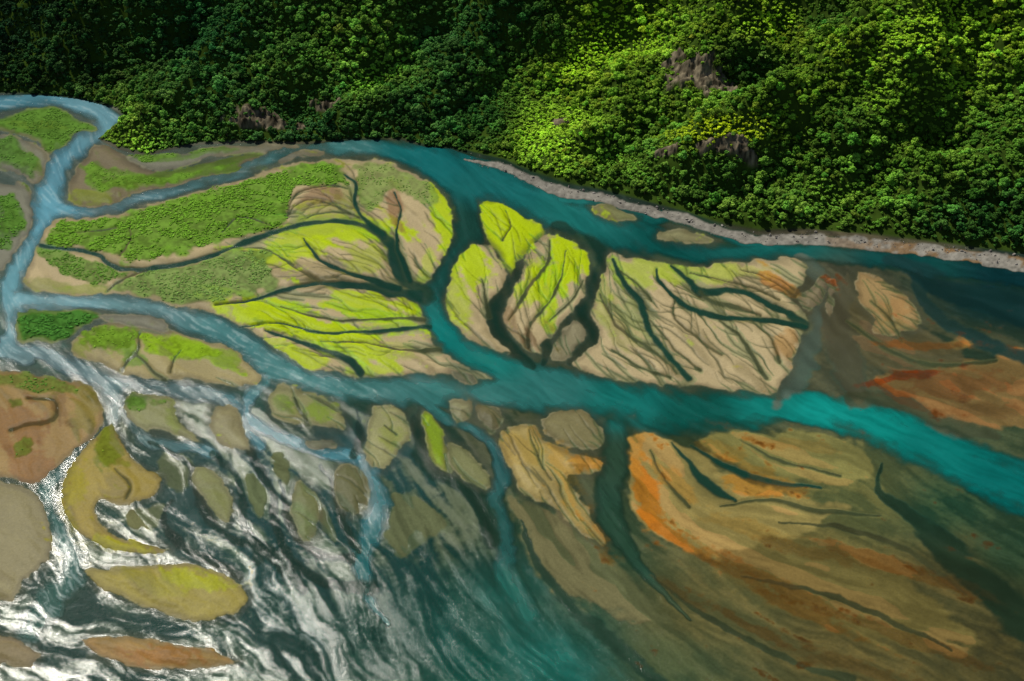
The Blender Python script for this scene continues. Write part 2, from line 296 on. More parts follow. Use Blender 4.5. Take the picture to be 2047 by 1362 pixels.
guides=[[(300,880),(400,980),(480,1100),(560,1250),(600,1400),(620,1640)],[(100,1200),(250,1240),(400,1270),(560,1330),(700,1500)],[(-200,1240),(60,1230),(260,1255),(480,1265)],[(80,1330),(300,1355),(600,1500)],[(420,1100),(520,1200),(640,1380),(700,1640)],
 [(620,920),(650,1000),(660,1100),(760,1250),(820,1400)],[(850,950),(880,1100),(960,1250),(1100,1400),(1250,1640)],[(1040,1000),(1080,1120),(1180,1230),(1350,1340),(1500,1500)],[(1250,1100),(1400,1200),(1600,1290),(1850,1370),(2100,1500)],
 [(1450,1000),(1700,1080),(1900,1180),(2100,1290),(2450,1450)],[(1500,1100),(1750,1200),(2050,1340)],[(1450,900),(1700,940),(1850,1040),(2050,1200)],[(1750,900),(1900,1000),(2050,1120),(2450,1300)],[(1700,560),(1780,640),(1900,700),(2100,740)],[(1800,560),(1950,620),(2100,660)],
 [(1270,880),(1290,960),(1340,1040),(1420,1120)],[(1340,890),(1400,960),(1500,1020),(1650,1060)],[(1040,860),(1080,930),(1140,1010),(1200,1080)],[(1760,760),(1900,800),(2100,830)],[(980,1050),(1020,1160),(1100,1260),(1200,1360)],[(440,920),(500,1000),(560,1100)],[(140,900),(130,980),(160,1060),(240,1100),(340,1110)],
 [(780,980),(830,1040),(900,1100)],[(0,800),(80,850),(40,940)],[(1000,640),(1050,690)],[(900,520),(920,620),(980,690)],[(1300,560),(1400,650),(1480,760)],[(1240,620),(1300,720),(1380,770)],[(1420,600),(1500,680),(1560,760)],[(560,630),(700,650),(850,650)]]
# ------------------------------------------------------------ flow field and streak textures
FX=np.zeros((NH,NW),np.float32);FY=FX.copy()
def splat(P):
    P=catmull([p[:2] for p in P],14,False)
    d=np.diff(P,axis=0)
    xi=((P[:-1,0]-U0)/R).astype(int); yi=((P[:-1,1]-V0)/R).astype(int)
    ok=(xi>=0)&(xi<NW)&(yi>=0)&(yi<NH)
    np.add.at(FX,(yi[ok],xi[ok]),d[:,0][ok]); np.add.at(FY,(yi[ok],xi[ok]),d[:,1][ok])
for r in rivers+guides+veins+[c[0] for c in chan]: splat(r)
fx=0;fy=0
for s,k in ((9,1.),(22,3.),(60,6.),(160,10.)):
    fx=fx+gblur(FX,s)*k; fy=fy+gblur(FY,s)*k
fy=fy+1e-6
n=np.hypot(fx,fy)+1e-12; fx/=n; fy/=n
NA=fbm(UU/26,VV/16,21,4); NB=fbm(UU/90,VV/55,31,4); NC=fbm(UU/7,VV/5,41,3); ND=fbm(UU/45,VV/32,45,3)
ang=(ND-.5)*3.2*(.3+.5*ss(1000,500,UU)*ss(820,950,VV)); ca,sa=np.cos(ang),np.sin(ang); fx,fy=fx*ca-fy*sa,fx*sa+fy*ca
def norm(A): 
    A=A-A.mean(); return np.clip(.5+A/(A.std()*4.5),0,1)
def lic(src,steps,stride,sub):
    S=src[::sub,::sub]; vx=fx[::sub,::sub]; vy=fy[::sub,::sub]
    h,w=S.shape; Y,X=np.mgrid[0:h,0:w].astype(np.float32)
    acc=S.copy()
    for sg in (1,-1):
        x=X.copy();y=Y.copy()
        for k in range(steps):
            xi=np.clip(x,0,w-1).astype(np.int32); yi=np.clip(y,0,h-1).astype(np.int32)
            x+=sg*stride*vx[yi,xi]; y+=sg*stride*vy[yi,xi]
            acc+=S[np.clip(y,0,h-1).astype(np.int32),np.clip(x,0,w-1).astype(np.int32)]
    if sub>1:
        acc=np.repeat(np.repeat(acc,sub,0),sub,1)[:NH,:NW]; acc=gblur(acc,sub*.6)
    return norm(acc)
wn=rng.random((NH,NW)).astype(np.float32)
LF=lic(gblur(wn,.7),9,1.,1)
LM=lic(gblur(rng.random((NH,NW)).astype(np.float32),3.),15,1.2,2)
LC=lic(gblur(rng.random((NH,NW)).astype(np.float32),8.),20,1.6,3)
LS=lic(gblur(rng.random((NH,NW)).astype(np.float32),1.6),26,1.,1)
print("lic",time.time()-T0)
# ------------------------------------------------------------ background layers
bg=[(-200,300,(110,115,105),(80,90,85)),(0,300,(115,118,108),(85,95,88)),(60,480,(120,125,115),(95,105,98)),(300,330,(112,115,100),(90,95,85)),
(1000,460,(42,66,60),(30,52,46)),(1120,480,(42,64,56),(30,50,44)),(1195,560,(45,60,50),(32,48,40)),(1650,560,(100,92,72),(74,70,56)),(1700,650,(108,94,68),(82,74,54)),(1850,600,(88,84,60),(52,62,50)),
(1980,600,(38,66,60),(20,46,44)),(1950,680,(84,80,56),(48,60,46)),(1680,760,(102,92,68),(78,72,54)),(2000,880,(90,92,64),(66,74,52)),(2300,700,(60,66,50),(40,50,42)),
(720,340,(90,90,70),(60,66,50)),(850,810,(80,88,66),(36,60,46)),(1000,840,(92,88,62),(52,64,46)),(1350,865,(88,82,52),(58,66,44)),(600,900,(98,108,84),(26,54,44)),(1060,760,(74,76,56),(46,60,44)),
(500,860,(124,132,110),(34,62,54)),(300,900,(122,124,98),(42,66,54)),(400,980,(118,124,94),(26,56,46)),(600,1100,(78,100,74),(18,50,42)),(850,1050,(104,108,82),(26,54,42)),
(500,1150,(70,98,78),(18,52,46)),(900,1200,(54,88,74),(22,58,50)),(700,1280,(50,86,74),(16,52,46)),(1120,1120,(98,104,78),(50,76,58)),(1150,1280,(72,94,76),(40,74,60)),(1000,1340,(44,98,86),(20,76,66)),
(1400,1220,(126,108,66),(94,88,56)),(1600,1100,(142,120,70),(110,96,56)),(1700,990,(126,114,66),(94,92,56)),(1900,1010,(74,90,60),(40,64,46)),(1900,1150,(122,100,58),(84,76,48)),
(2020,1100,(62,80,56),(40,60,42)),(2020,1300,(96,82,48),(70,64,42)),(1700,1270,(126,104,60),(94,82,50)),(1300,1330,(92,98,66),(66,80,58)),(100,1000,(128,130,104),(48,76,64)),(100,1240,(96,112,96),(22,54,48)),
(400,1290,(82,106,86),(22,56,50)),(100,1350,(90,106,90),(22,52,46)),(200,740,(112,122,114),(74,102,94)),(0,720,(110,120,114),(74,98,92)),(560,760,(110,124,114),(74,102,94))]
bp=[(b[0],b[1]) for b in bg]
bc=np.array([np.r_[lin(b[2],.8),lin(b[3],.8)] for b in bg])
B=idw(bp,bc,3.4,28)
mraw=LM*.34+LC*.34+LS*.14+NA*.14+(NC-.5)*.08+.02
wd=(.08+.08*ss(1000,1200,VV)+.04*ss(1100,1300,UU))
mix=ss(0,1,np.clip((mraw-.51+wd)/(2*wd),0,1))
mixs=mix[...,None]
bed=(B[...,3:]*(1-mixs)+B[...,:3]*mixs)*(0.76+.2*LF+.2*LS+.16*(NC-.5))[...,None]
wcp=[(50,210,(75,125,140)),(200,240,(100,145,158)),(100,330,(84,134,150)),(90,420,(92,150,168)),(250,410,(90,128,136)),(450,345,(80,120,122)),(650,300,(60,112,112)),(850,315,(20,98,100)),(1000,375,(24,98,98)),(1150,430,(26,102,98)),  # blue-grey entries at left paint sky shine into the water colour
(1350,500,(12,74,70)),(1550,505,(20,90,86)),(1800,520,(14,68,66)),(2050,555,(10,46,50)),(30,560,(98,150,162)),(100,605,(112,155,164)),(300,612,(96,134,138)),(450,670,(70,122,124)),(600,755,(72,124,124)),(750,778,(62,114,112)),(950,782,(54,114,110)),
(930,450,(26,66,58)),(885,550,(24,72,66)),(900,670,(16,110,106)),(970,728,(20,110,104)),(1100,775,(42,106,102)),(1250,800,(20,104,98)),(1400,825,(14,80,72)),(1550,802,(16,116,108)),(1650,822,(16,138,130)),(1750,850,(12,128,120)),(1850,900,(10,110,104)),(2000,975,(8,100,96)),
(150,740,(94,120,124)),(350,785,(78,104,106)),(520,850,(74,122,132)),(700,918,(72,130,142)),(745,1000,(44,106,112)),(730,1130,(34,94,96)),(980,900,(44,90,90)),(1000,1050,(36,82,78)),(1225,920,(42,68,52)),(1245,1060,(38,68,52)),(1000,1220,(34,96,86)),(1100,1330,(28,100,90)),
(700,1300,(28,76,68)),(100,1050,(48,92,86)),(80,1250,(40,84,76)),(210,850,(74,104,102)),(1400,1250,(60,76,54)),(1900,1200,(50,64,46)),(1650,600,(80,84,66))]
WC=idw([(a,b) for a,b,c in wcp],np.array([lin(c,.8) for a,b,c in wcp]),4.0,20)*(.74+.26*LM+.14*LF+.14*LS)[...,None]
rif=(ss(.60,.80,LF*.7+NC*.35)*ss(900,450,UU))[...,None]*.28
WC=WC*(1-rif)+lin((190,208,208))*rif
llz=ss(1050,850,UU)*ss(830,900,VV)
hgt=-.22+.06*mix+llz*.05*mix
op=np.full((NH,NW),.04,np.float32)+.16*llz*(1-mix)
def mixin(sl,m,bedc=None,h=None,o=None,wc=None):
    if bedc is not None: bed[sl]=bed[sl]*(1-m[...,None])+bedc*m[...,None]
    if h is not None: hgt[sl]=hgt[sl]*(1-m)+h*m
    if o is not None: op[sl]=op[sl]*(1-m)+o*m
    if wc is not None: WC[sl]=WC[sl]*(1-m[...,None])+wc*m[...,None]
def wash(u,v,ru,rv,ang,o):
    a=math.radians(ang);X=UW-u;Y=VW-v
    q=np.hypot((X*math.cos(a)+Y*math.sin(a))/ru,(-X*math.sin(a)+Y*math.cos(a))/rv)
    m=np.exp(-q*q)*o*(.2+.8*LM+.5*LS); np.maximum(op,np.clip(m,0,1),out=op)
wash(1010,1180,80,130,70,.65); wash(1080,1310,220,90,30,.8); wash(2000,590,150,50,10,.6); wash(640,1290,240,100,20,.4); wash(1330,850,160,24,2,.6); wash(900,1270,130,100,40,.5)
for pl,col,e in shoals:
    sl,d=sdf(pl,e+14)
    m=ss(-e*.6,e*.6,d+(LM[sl]-.5)*e*2.2+(NA[sl]-.5)*e*1.6+(NC[sl]-.5)*3)
    wet=(.70+.30*ss(.34,.64,LM[sl]*.4+LC[sl]*.4+LS[sl]*.2))
    mixin(sl,m*.92,lin(col)*(wet*(.90+.1*LF[sl]+.12*LS[sl])+.08*(NC[sl]-.5))[...,None],-.04+.0*d,.03)
    hgt[sl]+=m*(1.0*(LC[sl]-.5)+.3*(LM[sl]-.5))
for pts,col,o in chan:
    sl,q=linefield(pts); q=q+(NA[sl]-.5)*.6+(LM[sl]-.5)*.7
    e=ss(1.25,.7,q)
    mixin(sl,e*.88,lin(col)*(.6+.8*LM[sl][...,None]),-.25,o*.6,lin(col)*1.15)
for r in rivers:
    sl,q=linefield(r)
    q=q+(NA[sl]-.5)*.4+(NC[sl]-.5)*.08+(LM[sl]-.5)*.25
    e=ss(1.36,.9,q); core=ss(1.2,.4,q+(LM[sl]-.5)*.5)
    RB=lin((36,62,46))
    mixin(sl,e*.88,RB*(.6+.8*LM[sl][...,None]),-.35)
    o=.18*e+.76*core
    op[sl]=np.maximum(op[sl],o*(.88+.12*LF[sl]+.12*LS[sl]))
land=np.zeros((NH,NW),np.float32)
rel=1-.6*ss(760,860,VV)*ss(950,800,UU)
for pl,col in islands:
    sl,d=sdf(pl,26)
    d=d+(NC[sl]-.5)*3.5+(LM[sl]-.5)*8+(NA[sl]-.5)*9
    halo=ss(-20,0,d)
    mixin(sl,halo*.6,lin(MUD)*.5*(.7+.5*LM[sl])[...,None],-.06,.12)
    m=ss(-2.,2.5,d)
    tone=(.88+.05*LF[sl]+.06*LS[sl]+.20*LC[sl]+.2*(NB[sl]-.5)+.05*(NC[sl]-.5))*(.62+.38*ss(1,13,d))
    c=lin(col)*tone[...,None]
    wetd=ss(.52,.74,LM[sl]*.5+LC[sl]*.5)*.45
    c=c*(1-wetd[...,None])+lin((118,108,72))*wetd[...,None]
    rim=(np.exp(-((d-1.5)/2.2)**2)*.3)[...,None]*ss(.35,.6,NA[sl])[...,None]
    c=c*(1-rim)+lin((196,188,150))*rim
    mixin(sl,m,c,.08+.5*ss(0,40,d)+(2.6*(LC[sl]-.45)*ss(3,25,d)+.5*(LM[sl]-.5)*ss(3,20,d))*rel[sl],0.)
    hgt[sl]=np.where(m>.5,np.maximum(hgt[sl],.03),hgt[sl])
    land[sl]=np.maximum(land[sl],m)
auto=[]
sg=np.random.default_rng(5)
def trace(x,y,n,wv,off,sign,shape):
    P=[]
    for j in range(n):
        xi=int(np.clip(x,0,NW-1));yi=int(np.clip(y,0,NH-1))
        P.append((U0+x*R,V0+y*R,max(.6,wv*(math.sin(math.pi*min(.9,(j+.6)/n)) if shape else (1-j/n)))))
        a=off*(1-j/n);vx=fx[yi,xi]*math.cos(a)-fy[yi,xi]*math.sin(a);vy=fx[yi,xi]*math.sin(a)+fy[yi,xi]*math.cos(a);x+=sign*vx*5.5;y+=sign*vy*5.5
    return P
lx=np.argwhere((land>.8)&(((UU>430)&(UU<1850)&(VV>380)&(VV<800))|((UU>540)&(VV>760)&(VV<1080))))
for k in sg.integers(0,len(lx),280):
    yy,xx=lx[k]; auto.append(trace(float(xx),float(yy),sg.integers(8,22),sg.uniform(2.,5.5),sg.uniform(-.35,.35),1,True))
trib=[]
for v in veins:
    if v[0][0]<420: continue
    P=catmull(v,6,False)
    for k in range(int(len(P)*.26)):
        p=P[sg.integers(2,len(P))]; trib.append(trace((p[0]-U0)/R,(p[1]-V0)/R,sg.integers(8,16),max(2.6,p[2]*.5),sg.choice([-1,1])*sg.uniform(.45,.8),-1,False))
for v in auto+trib:
    sl,q=linefield(v,pad=10,sub=2,warp=.6); q=q+(NA[sl]-.5)*.6
    e=ss(1.6,.2,q)*land[sl]; halo=ss(4.,1.,q)*.25*land[sl]
    mixin(sl,halo,lin((126,116,78))); hgt[sl]-=.34*ss(3.4,.4,q)*land[sl]
    mixin(sl,e*.64,lin((66,78,52))*(.8+.4*LM[sl][...,None]))
for i,v in enumerate(veins):
    sl,q=linefield(v,warp=.6); q=q+(NA[sl]-.5)*.8+(LM[sl]-.5)*.6
    halo=ss(3.2,1.,q)*.42; e=ss(1.3,.65,q)
    big=max(p[2] for p in v)>9
    mixin(sl,halo,lin((110,104,66))*(.85+.3*LF[sl][...,None]))
    hgt[sl]-=.5*ss(3.2,.8,q)*rel[sl]
    mixin(sl,e*(.94 if big else .8),lin(VD if big else VB)*(.65+.7*LM[sl][...,None]),-.15 if big else -.02,.4 if big else .1,lin((26,76,66)))
    land[sl]*=(1-e*.9)
for u,v,ru,rv,ang_,col,st in lens:
    pad=max(ru,rv)*2.2; a0,b0,c0,d0=crop(u,u,v,v,pad); sl=(slice(c0,d0),slice(a0,b0))
    a=math.radians(ang_);X=UW[sl]-u;Y=VW[sl]-v
    q=np.hypot((X*math.cos(a)+Y*math.sin(a))/ru,(-X*math.sin(a)+Y*math.cos(a))/rv)
    g=np.exp(-(q*.85)**2)
    m=ss(.32,.68,g+(NA[sl]-.5)*.7+(LM[sl]-.5)*.7+(NC[sl]-.5)*.35+(LS[sl]-.5)*.2)*st*np.clip(1-op[sl]*1.3,0,1)
    if col[1]>col[0]*.92 and v<900: m=m*(.10+.90*land[sl])
    dk=np.clip(bed[sl].mean(-1)/.20,.35,1.)
    mixin(sl,m,lin(col)*((.9+.12*LF[sl]+.1*(NC[sl]-.5))*dk)[...,None])
vegm=np.zeros((NH,NW),np.float32); vegc=np.zeros((NH,NW,3),np.float32)
for pl,col,dn,sz in veg:
    sl,d=sdf(pl,10); m=ss(-3,4,d+(NA[sl]-.5)*22)*dn
    m*=(land[sl]>.3)
    k=ss(.3,.7,NC[sl]*.6+NA[sl]*.4)
    mixin(sl,m*.92,lin(col)*(.62+.6*k)[...,None]); hgt[sl]+=m*.25
    vegm[sl]=np.maximum(vegm[sl],m*sz); vegc[sl]=np.where(m[...,None]>.2,lin(col),vegc[sl])
sl,q=linefield([(930,318,2),(1000,334,12),(1060,362,14),(1120,383,14),(1200,396,15),(1290,420,15),(1370,440,16),(1430,462,16),(1520,482,16),(1620,478,18),(1750,490,22),(1900,508,22),(2050,530,24),(2450,590,30)],warp=.8)
q=q+(NA[sl]-.5)*1.2; m=ss(1.3,.95,q)
cc=lin((150,146,136))*(.4+1.1*NC[sl])[...,None]; oc=lin((140,112,78))*(.6+.7*NC[sl])[...,None]
k=(ss(1480,1900,UU[sl])*ss(.42,.62,NA[sl]))[...,None]
mixin(sl,m,cc*(1-k)+oc*k,.2,0.)
print("raster",time.time()-T0)
def samp(A,u,v):
    x=np.clip((u-U0)/R,0,NW-1.01); y=np.clip((v-V0)/R,0,NH-1.01)
    xi=x.astype(np.int32);yi=y.astype(np.int32);fx_=x-xi;fy_=y-yi
    if A.ndim==3: fx_=fx_[...,None];fy_=fy_[...,None]
    return (A[yi,xi]*(1-fx_)+A[yi,xi+1]*fx_)*(1-fy_)+(A[yi+1,xi]*(1-fx_)+A[yi+1,xi+1]*fx_)*fy_
# ------------------------------------------------------------ hills
shore=[(-900,190),(-400,188),(0,190),(60,190),(110,193),(165,200),(222,215),(250,238),(215,262),(196,278),(235,298),(290,312),(340,300),(400,289),(500,286),(620,288),(700,281),(800,280),(850,294),(900,298),(940,312),(1000,326),(1060,354),(1120,375),(1200,389),(1290,412),(1370,433),(1430,455),(1520,473),(1620,468),(1750,480),(1900,498),(2050,518),(2450,566),(3000,626)]
S=np.array([to_xy(np.float64(a),np.float64(b)) for a,b in shore])
S=np.vstack([[(-3500,S[0,1]+100)],S,[(3500,300)],[(3500,9000)],[(-3500,9000)]])
def inland(x,y):
    ins=np.zeros(x.shape,bool); D=np.full(x.shape,1e9)
    for i in range(len(S)):
        x0,y0=S[i];x1,y1=S[(i+1)%len(S)]
        if abs(y1-y0)>1e-6: ins^=((y<y0)!=(y<y1))&(x<(x1-x0)*(y-y0)/(y1-y0)+x0)
        if i>=len(S)-3: continue
        dx,dy=x1-x0,y1-y0;L=dx*dx+dy*dy
        t=np.clip(((x-x0)*dx+(y-y0)*dy)/L,0,1)
        D=np.minimum(D,np.hypot(x-x0-t*dx,y-y0-t*dy))
    return np.where(ins,D,-D)
def base_h(d): return .54*np.clip(d,0,320)+.35*np.clip(d-320,0,900)
def hit(u,v):
    a=(u-CU)/F;b=(CV-v)/F; dx,dy,dz=a,cp+b*sp,-sp+b*cp
    t=np.linspace(400,1900,1500); X=dx*t;Y=dy*t;Z=H+dz*t
    k=np.argmax(Z<=base_h(inland(X,Y))+.01); return X[k],Y[k]
def lw(P): return [hit(u,v)+(w,dp) for u,v,w,dp in P]
gul=[lw([(925,302,14,8),(955,260,32,28),(1010,185,50,50),(1100,110,60,60),(1200,40,64,64),(1290,-40,66,66)]),
 lw([(1330,240,14,2),(1400,190,22,14),(1500,130,38,36),(1580,60,44,44),(1650,-30,48,46)]),
 lw([(560,262,12,3),(620,200,24,18),(740,110,30,24),(860,20,36,28)]),
 lw([(150,192,14,4),(230,130,28,26),(330,60,36,34),(420,-30,40,36)]),
 lw([(300,290,10,3),(360,220,22,16),(470,120,26,22),(600,20,30,22)]),
 lw([(1640,455,10,3),(1700,380,22,14),(1800,280,26,22),(1950,150,30,26),(2040,60,34,24)]),
 lw([(1180,370,10,2),(1230,290,20,12),(1300,200,20,12)]),
 lw([(1430,440,10,2),(1500,360,20,16),(1560,290,22,20),(1680,180,26,20)])]
rid=[lw([(1010,300,30,6),(1060,210,36,16),(1160,100,40,22),(1260,10,44,22)]),
 lw([(1340,320,26,8),(1440,255,30,18),(1600,150,40,26),(1780,20,46,28)]),
 lw([(1300,90,26,5),(1360,40,34,14),(1440,-20,40,20)]),
 lw([(640,260,22,3),(700,200,30,14),(860,120,36,16)]),
 lw([(250,270,22,5),(420,190,30,14)])]
def lineadd(x,y,P,sg):
    best=np.zeros(x.shape)
    for i in range(len(P)-1):
        x0,y0,a0,d0=P[i];x1,y1,a1,d1=P[i+1];dx,dy=x1-x0,y1-y0
        t=np.clip(((x-x0)*dx+(y-y0)*dy)/(dx*dx+dy*dy),0,1)
        q=np.hypot(x-x0-t*dx,y-y0-t*dy)/(a0+(a1-a0)*t)
        best=np.maximum(best,(d0+(d1-d0)*t)*np.exp(-q*q))
    return sg*best
ROCKS=[(1345,45,30,15),(1390,85,52,24),(1445,108,56,24),(530,238,70,20),(1440,304,52,10),(1500,298,24,7),(1125,185,18,14),(650,185,30,8),(480,248,26,10),(1330,322,20,8)]
ROCKW=[hit(u,v)+(a,b) for u,v,a,b in ROCKS]
def rockmask(x,y):
    m=np.zeros(x.shape)
    for X,Y,a,b in ROCKW:
        q=np.hypot((x-X)/(a*.42),(y-Y)/(b*.5)); m=np.maximum(m,np.exp(-q*q))
    return ss(.38,.50,m+(fbm(x/7,y/7,77,4)-.5)*1.6)*ss(.12,.3,m)
def hill_h(x,y,d=None):
    if d is None: d=inland(x,y)
    t=np.clip(d/70,0,1)
    h=base_h(d-4)+t*((fbm(x/95,y/95,50,3)-.5)*46+(fbm(x/32,y/32,60,3)-.5)*30)
    for g in gul: h=h+lineadd(x,y,g,-1)*np.clip(d/30,0,1)
    for g in rid: h=h+lineadd(x,y,g,1)*np.clip(d/30,0,1)
    rm=rockmask(x,y)
    h=h+rm*(4*(fbm(x/3.2,y/8,88,3)-.45)+1.5*np.floor(fbm(x/9,y/5,99,2)*5)-1.6)*np.clip(d/15,0,1)
    return np.where(d>0,np.maximum(h,.12*d),0)
# ------------------------------------------------------------ sheet meshes
def row_ys(n):
    v=np.linspace(1440,185,n); _,y=to_xy(np.full(n,CU),v)
    return np.concatenate([np.array([-3000,-1200,-400,0,80,130,165,190]),y,y[-1]+np.cumsum(np.linspace(1.6,9,130)),[1900,2200,2700,3500,5000]])
def grid(n_r,n_c):
    ys=row_ys(n_r); hw=(np.maximum(ys,150)*cp+H*sp)*1023.5/F
    s=np.concatenate([[-9,-5,-3,-2.2,-1.7,-1.45,-1.3],np.linspace(-1.2,1.2,n_c),[1.3,1.45,1.7,2.2,3,5,9]])
    return hw[:,None]*s[None],np.repeat(ys[:,None],len(s),1)
def make(name,X,Y,Z,mat,attrs):
    nr,nc=X.shape; N=nr*nc
    me=bpy.data.meshes.new(name); me.vertices.add(N)
    me.vertices.foreach_set("co",np.stack([X,Y,Z],-1).astype(np.float32).ravel())
    i=(np.arange(nr-1)[:,None]*nc+np.arange(nc-1)[None]).ravel()
    q=np.stack([i,i+1,i+nc+1,i+nc],-1).astype(np.int32).ravel()
    me.loops.add(len(q)); me.loops.foreach_set("vertex_index",q)
    me.polygons.add(len(i)); me.polygons.foreach_set("loop_start",np.arange(0,len(q),4,dtype=np.int32))
    me.polygons.foreach_set("use_smooth",np.ones(len(i),bool))
    me.update(calc_edges=True)
    for k,a in attrs.items():
        if a.ndim==3:
            t=me.attributes.new(k,'FLOAT_COLOR','POINT')
            t.data.foreach_set("color",np.concatenate([a,np.ones(a.shape[:2]+(1,))],-1).astype(np.float32).ravel())
        else:
            t=me.attributes.new(k,'FLOAT','POINT'); t.data.foreach_set("value",a.astype(np.float32).ravel())
    ob=bpy.data.objects.new(name,me); sc.collection.objects.link(ob); me.materials.append(mat); return ob
# ------------------------------------------------------------ materials
def newmat(n):
    m=bpy.data.materials.new(n); m.use_nodes=True; nt=m.node_tree; nt.nodes.clear(); return m,nt
def N_(nt,t,**k):
    n=nt.nodes.new(t)
    for a,b in k.items(): setattr(n,a,b)
    return n
def attr(nt,name,typ='GEOMETRY'):
    n=nt.nodes.new('ShaderNodeAttribute'); n.attribute_name=name; n.attribute_type=typ; return n
def ground_mat():
    m,nt=newmat("delta_sediment"); L=nt.links.new
    a=attr(nt,"col"); pos=N_(nt,'ShaderNodeNewGeometry')
    n1=N_(nt,'ShaderNodeTexNoise'); n1.inputs['Scale'].default_value=.9; n1.inputs['Detail'].default_value=5; n1.inputs['Roughness'].default_value=.75
    L(pos.outputs['Position'],n1.inputs['Vector'])
    mr=N_(nt,'ShaderNodeMapRange'); mr.inputs[1].default_value=.3;mr.inputs[2].default_value=.7;mr.inputs[3].default_value=.86;mr.inputs[4].default_value=1.14
    L(n1.outputs[0],mr.inputs[0])
    mx=N_(nt,'ShaderNodeVectorMath',operation='SCALE'); L(a.outputs['Color'],mx.inputs[0]); L(mr.outputs[0],mx.inputs['Scale'])
    p=N_(nt,'ShaderNodeBsdfDiffuse'); L(mx.outputs[0],p.inputs['Color']); p.inputs['Roughness'].default_value=.3
    n2=N_(nt,'ShaderNodeTexNoise'); n2.inputs['Scale'].default_value=.35; n2.inputs['Detail'].default_value=4; n2.inputs['Roughness'].default_value=.5; L(pos.outputs['Position'],n2.inputs['Vector'])
    b=N_(nt,'ShaderNodeBump'); b.inputs['Strength'].default_value=.35; b.inputs['Distance'].default_value=.5; L(n2.outputs[0],b.inputs['Height']); L(b.outputs[0],p.inputs['Normal'])
    # moist film on the flats gives a faint sheen
    g=N_(nt,'ShaderNodeBsdfGlossy'); g.inputs['Roughness'].default_value=.45; L(b.outputs[0],g.inputs['Normal'])
    w_=attr(nt,"moist"); ms=N_(nt,'ShaderNodeMixShader'); L(w_.outputs['Fac'],ms.inputs[0]); L(p.outputs[0],ms.inputs[1]); L(g.outputs[0],ms.inputs[2])
    o=N_(nt,'ShaderNodeOutputMaterial'); L(ms.outputs[0],o.inputs[0]); return m
def water_mat():
    m,nt=newmat("glacial_water"); L=nt.links.new
    c=attr(nt,"wcol"); o_=attr(nt,"opac"); pos=N_(nt,'ShaderNodeNewGeometry')
    n1=N_(nt,'ShaderNodeTexNoise'); n1.inputs['Scale'].default_value=1.1; n1.inputs['Detail'].default_value=4; n1.inputs['Roughness'].default_value=.7; n1.inputs['Distortion'].default_value=.6; L(pos.outputs['Position'],n1.inputs['Vector'])
    b=N_(nt,'ShaderNodeBump'); b.inputs['Strength'].default_value=.8; b.inputs['Distance'].default_value=.2; L(n1.outputs[0],b.inputs['Height'])
    st=attr(nt,"glare_gain"); 
    d=N_(nt,'ShaderNodeBsdfDiffuse'); L(c.outputs['Color'],d.inputs['Color'])
    tr=N_(nt,'ShaderNodeBsdfTransparent')
    tr.inputs['Color'].default_value=(.90,.98,.95,1)
    m1=N_(nt,'ShaderNodeMixShader'); L(o_.outputs['Fac'],m1.inputs[0]); L(tr.outputs[0],m1.inputs[1]); L(d.outputs[0],m1.inputs[2])
    g=N_(nt,'ShaderNodeBsdfGlossy'); g.inputs['Color'].default_value=(1,1,1,1); g.inputs['Roughness'].default_value=.14
    L(b.outputs[0],g.inputs['Normal'])
    fr=N_(nt,'ShaderNodeFresnel'); fr.inputs['IOR'].default_value=1.33
    m2=N_(nt,'ShaderNodeMath',operation='MULTIPLY'); L(fr.outputs[0],m2.inputs[0]); L(st.outputs['Fac'],m2.inputs[1])
    m3=N_(nt,'ShaderNodeMixShader'); L(m2.outputs[0],m3.inputs[0]); L(m1.outputs[0],m3.inputs[1]); L(g.outputs[0],m3.inputs[2])
    o=N_(nt,'ShaderNodeOutputMaterial'); L(m3.outputs[0],o.inputs[0]); return m
# ------------------------------------------------------------ terrain
X,Y=grid(900,1340)
u,v=to_uv(X,np.maximum(Y,60),0*X)
col=samp(bed,u,v); z=samp(hgt,u,v).astype(np.float64); 
d=np.full(X.shape,-999.); far=Y>380
d[far]=inland(X[far],Y[far])
hillz=np.zeros_like(X); hm=d>0
hillz[hm]=hill_h(X[hm],Y[hm],d[hm])
z=np.where(hm,np.maximum(z,.2)*np.exp(-np.clip(d,0,99)/8)+hillz,z)
rm=np.zeros_like(X); rm[hm]=rockmask(X[hm],Y[hm])
hillcol=lin((68,92,32))*(.5+.9*fbm(X/7,Y/7,91,4))[...,None]
rockcol=lin((150,138,114))*np.clip(-.3+1.9*fbm(X/2.2,Y/4,95,4),.12,1.3)[...,None]
hillcol=hillcol*(1-rm[...,None])+rockcol*rm[...,None]
bk=ss(1.,5.,d)*np.where(u>930,ss(4,7,d),1)
col=np.clip(col,0.002,1)*(1-bk[...,None])+hillcol*bk[...,None]
moist=samp(land*(1-ss(0,.3,vegm)),u,v)*(1-bk)*.006
ground=make("delta_ground",X,Y,z,ground_mat(),{"col":col,"moist":moist})
print("terrain",time.time()-T0)
Xw,Yw=grid(800,1200)
keep=Yw[:,0]<1000; Xw=Xw[keep];Yw=Yw[keep]
u2,v2=to_uv(Xw,np.maximum(Yw,60),0*Xw)
o2=samp(op,u2,v2); wc2=samp(WC,u2,v2)
# reflection gain painted in current-wise streaks, boosted at lower left for sun glare
glare_gain=.06+1.9*ss(.42,.74,samp(LM*.30+LC*.18+LS*.34+NC*.18,u2,v2))*(.25+.75*ss(1100,500,u2)*ss(650,800,v2))
water=make("river_water",Xw,Yw,np.zeros_like(Xw),water_mat(),{"wcol":np.clip(wc2,.002,1),"opac":np.clip(o2,0,.96),"glare_gain":glare_gain})
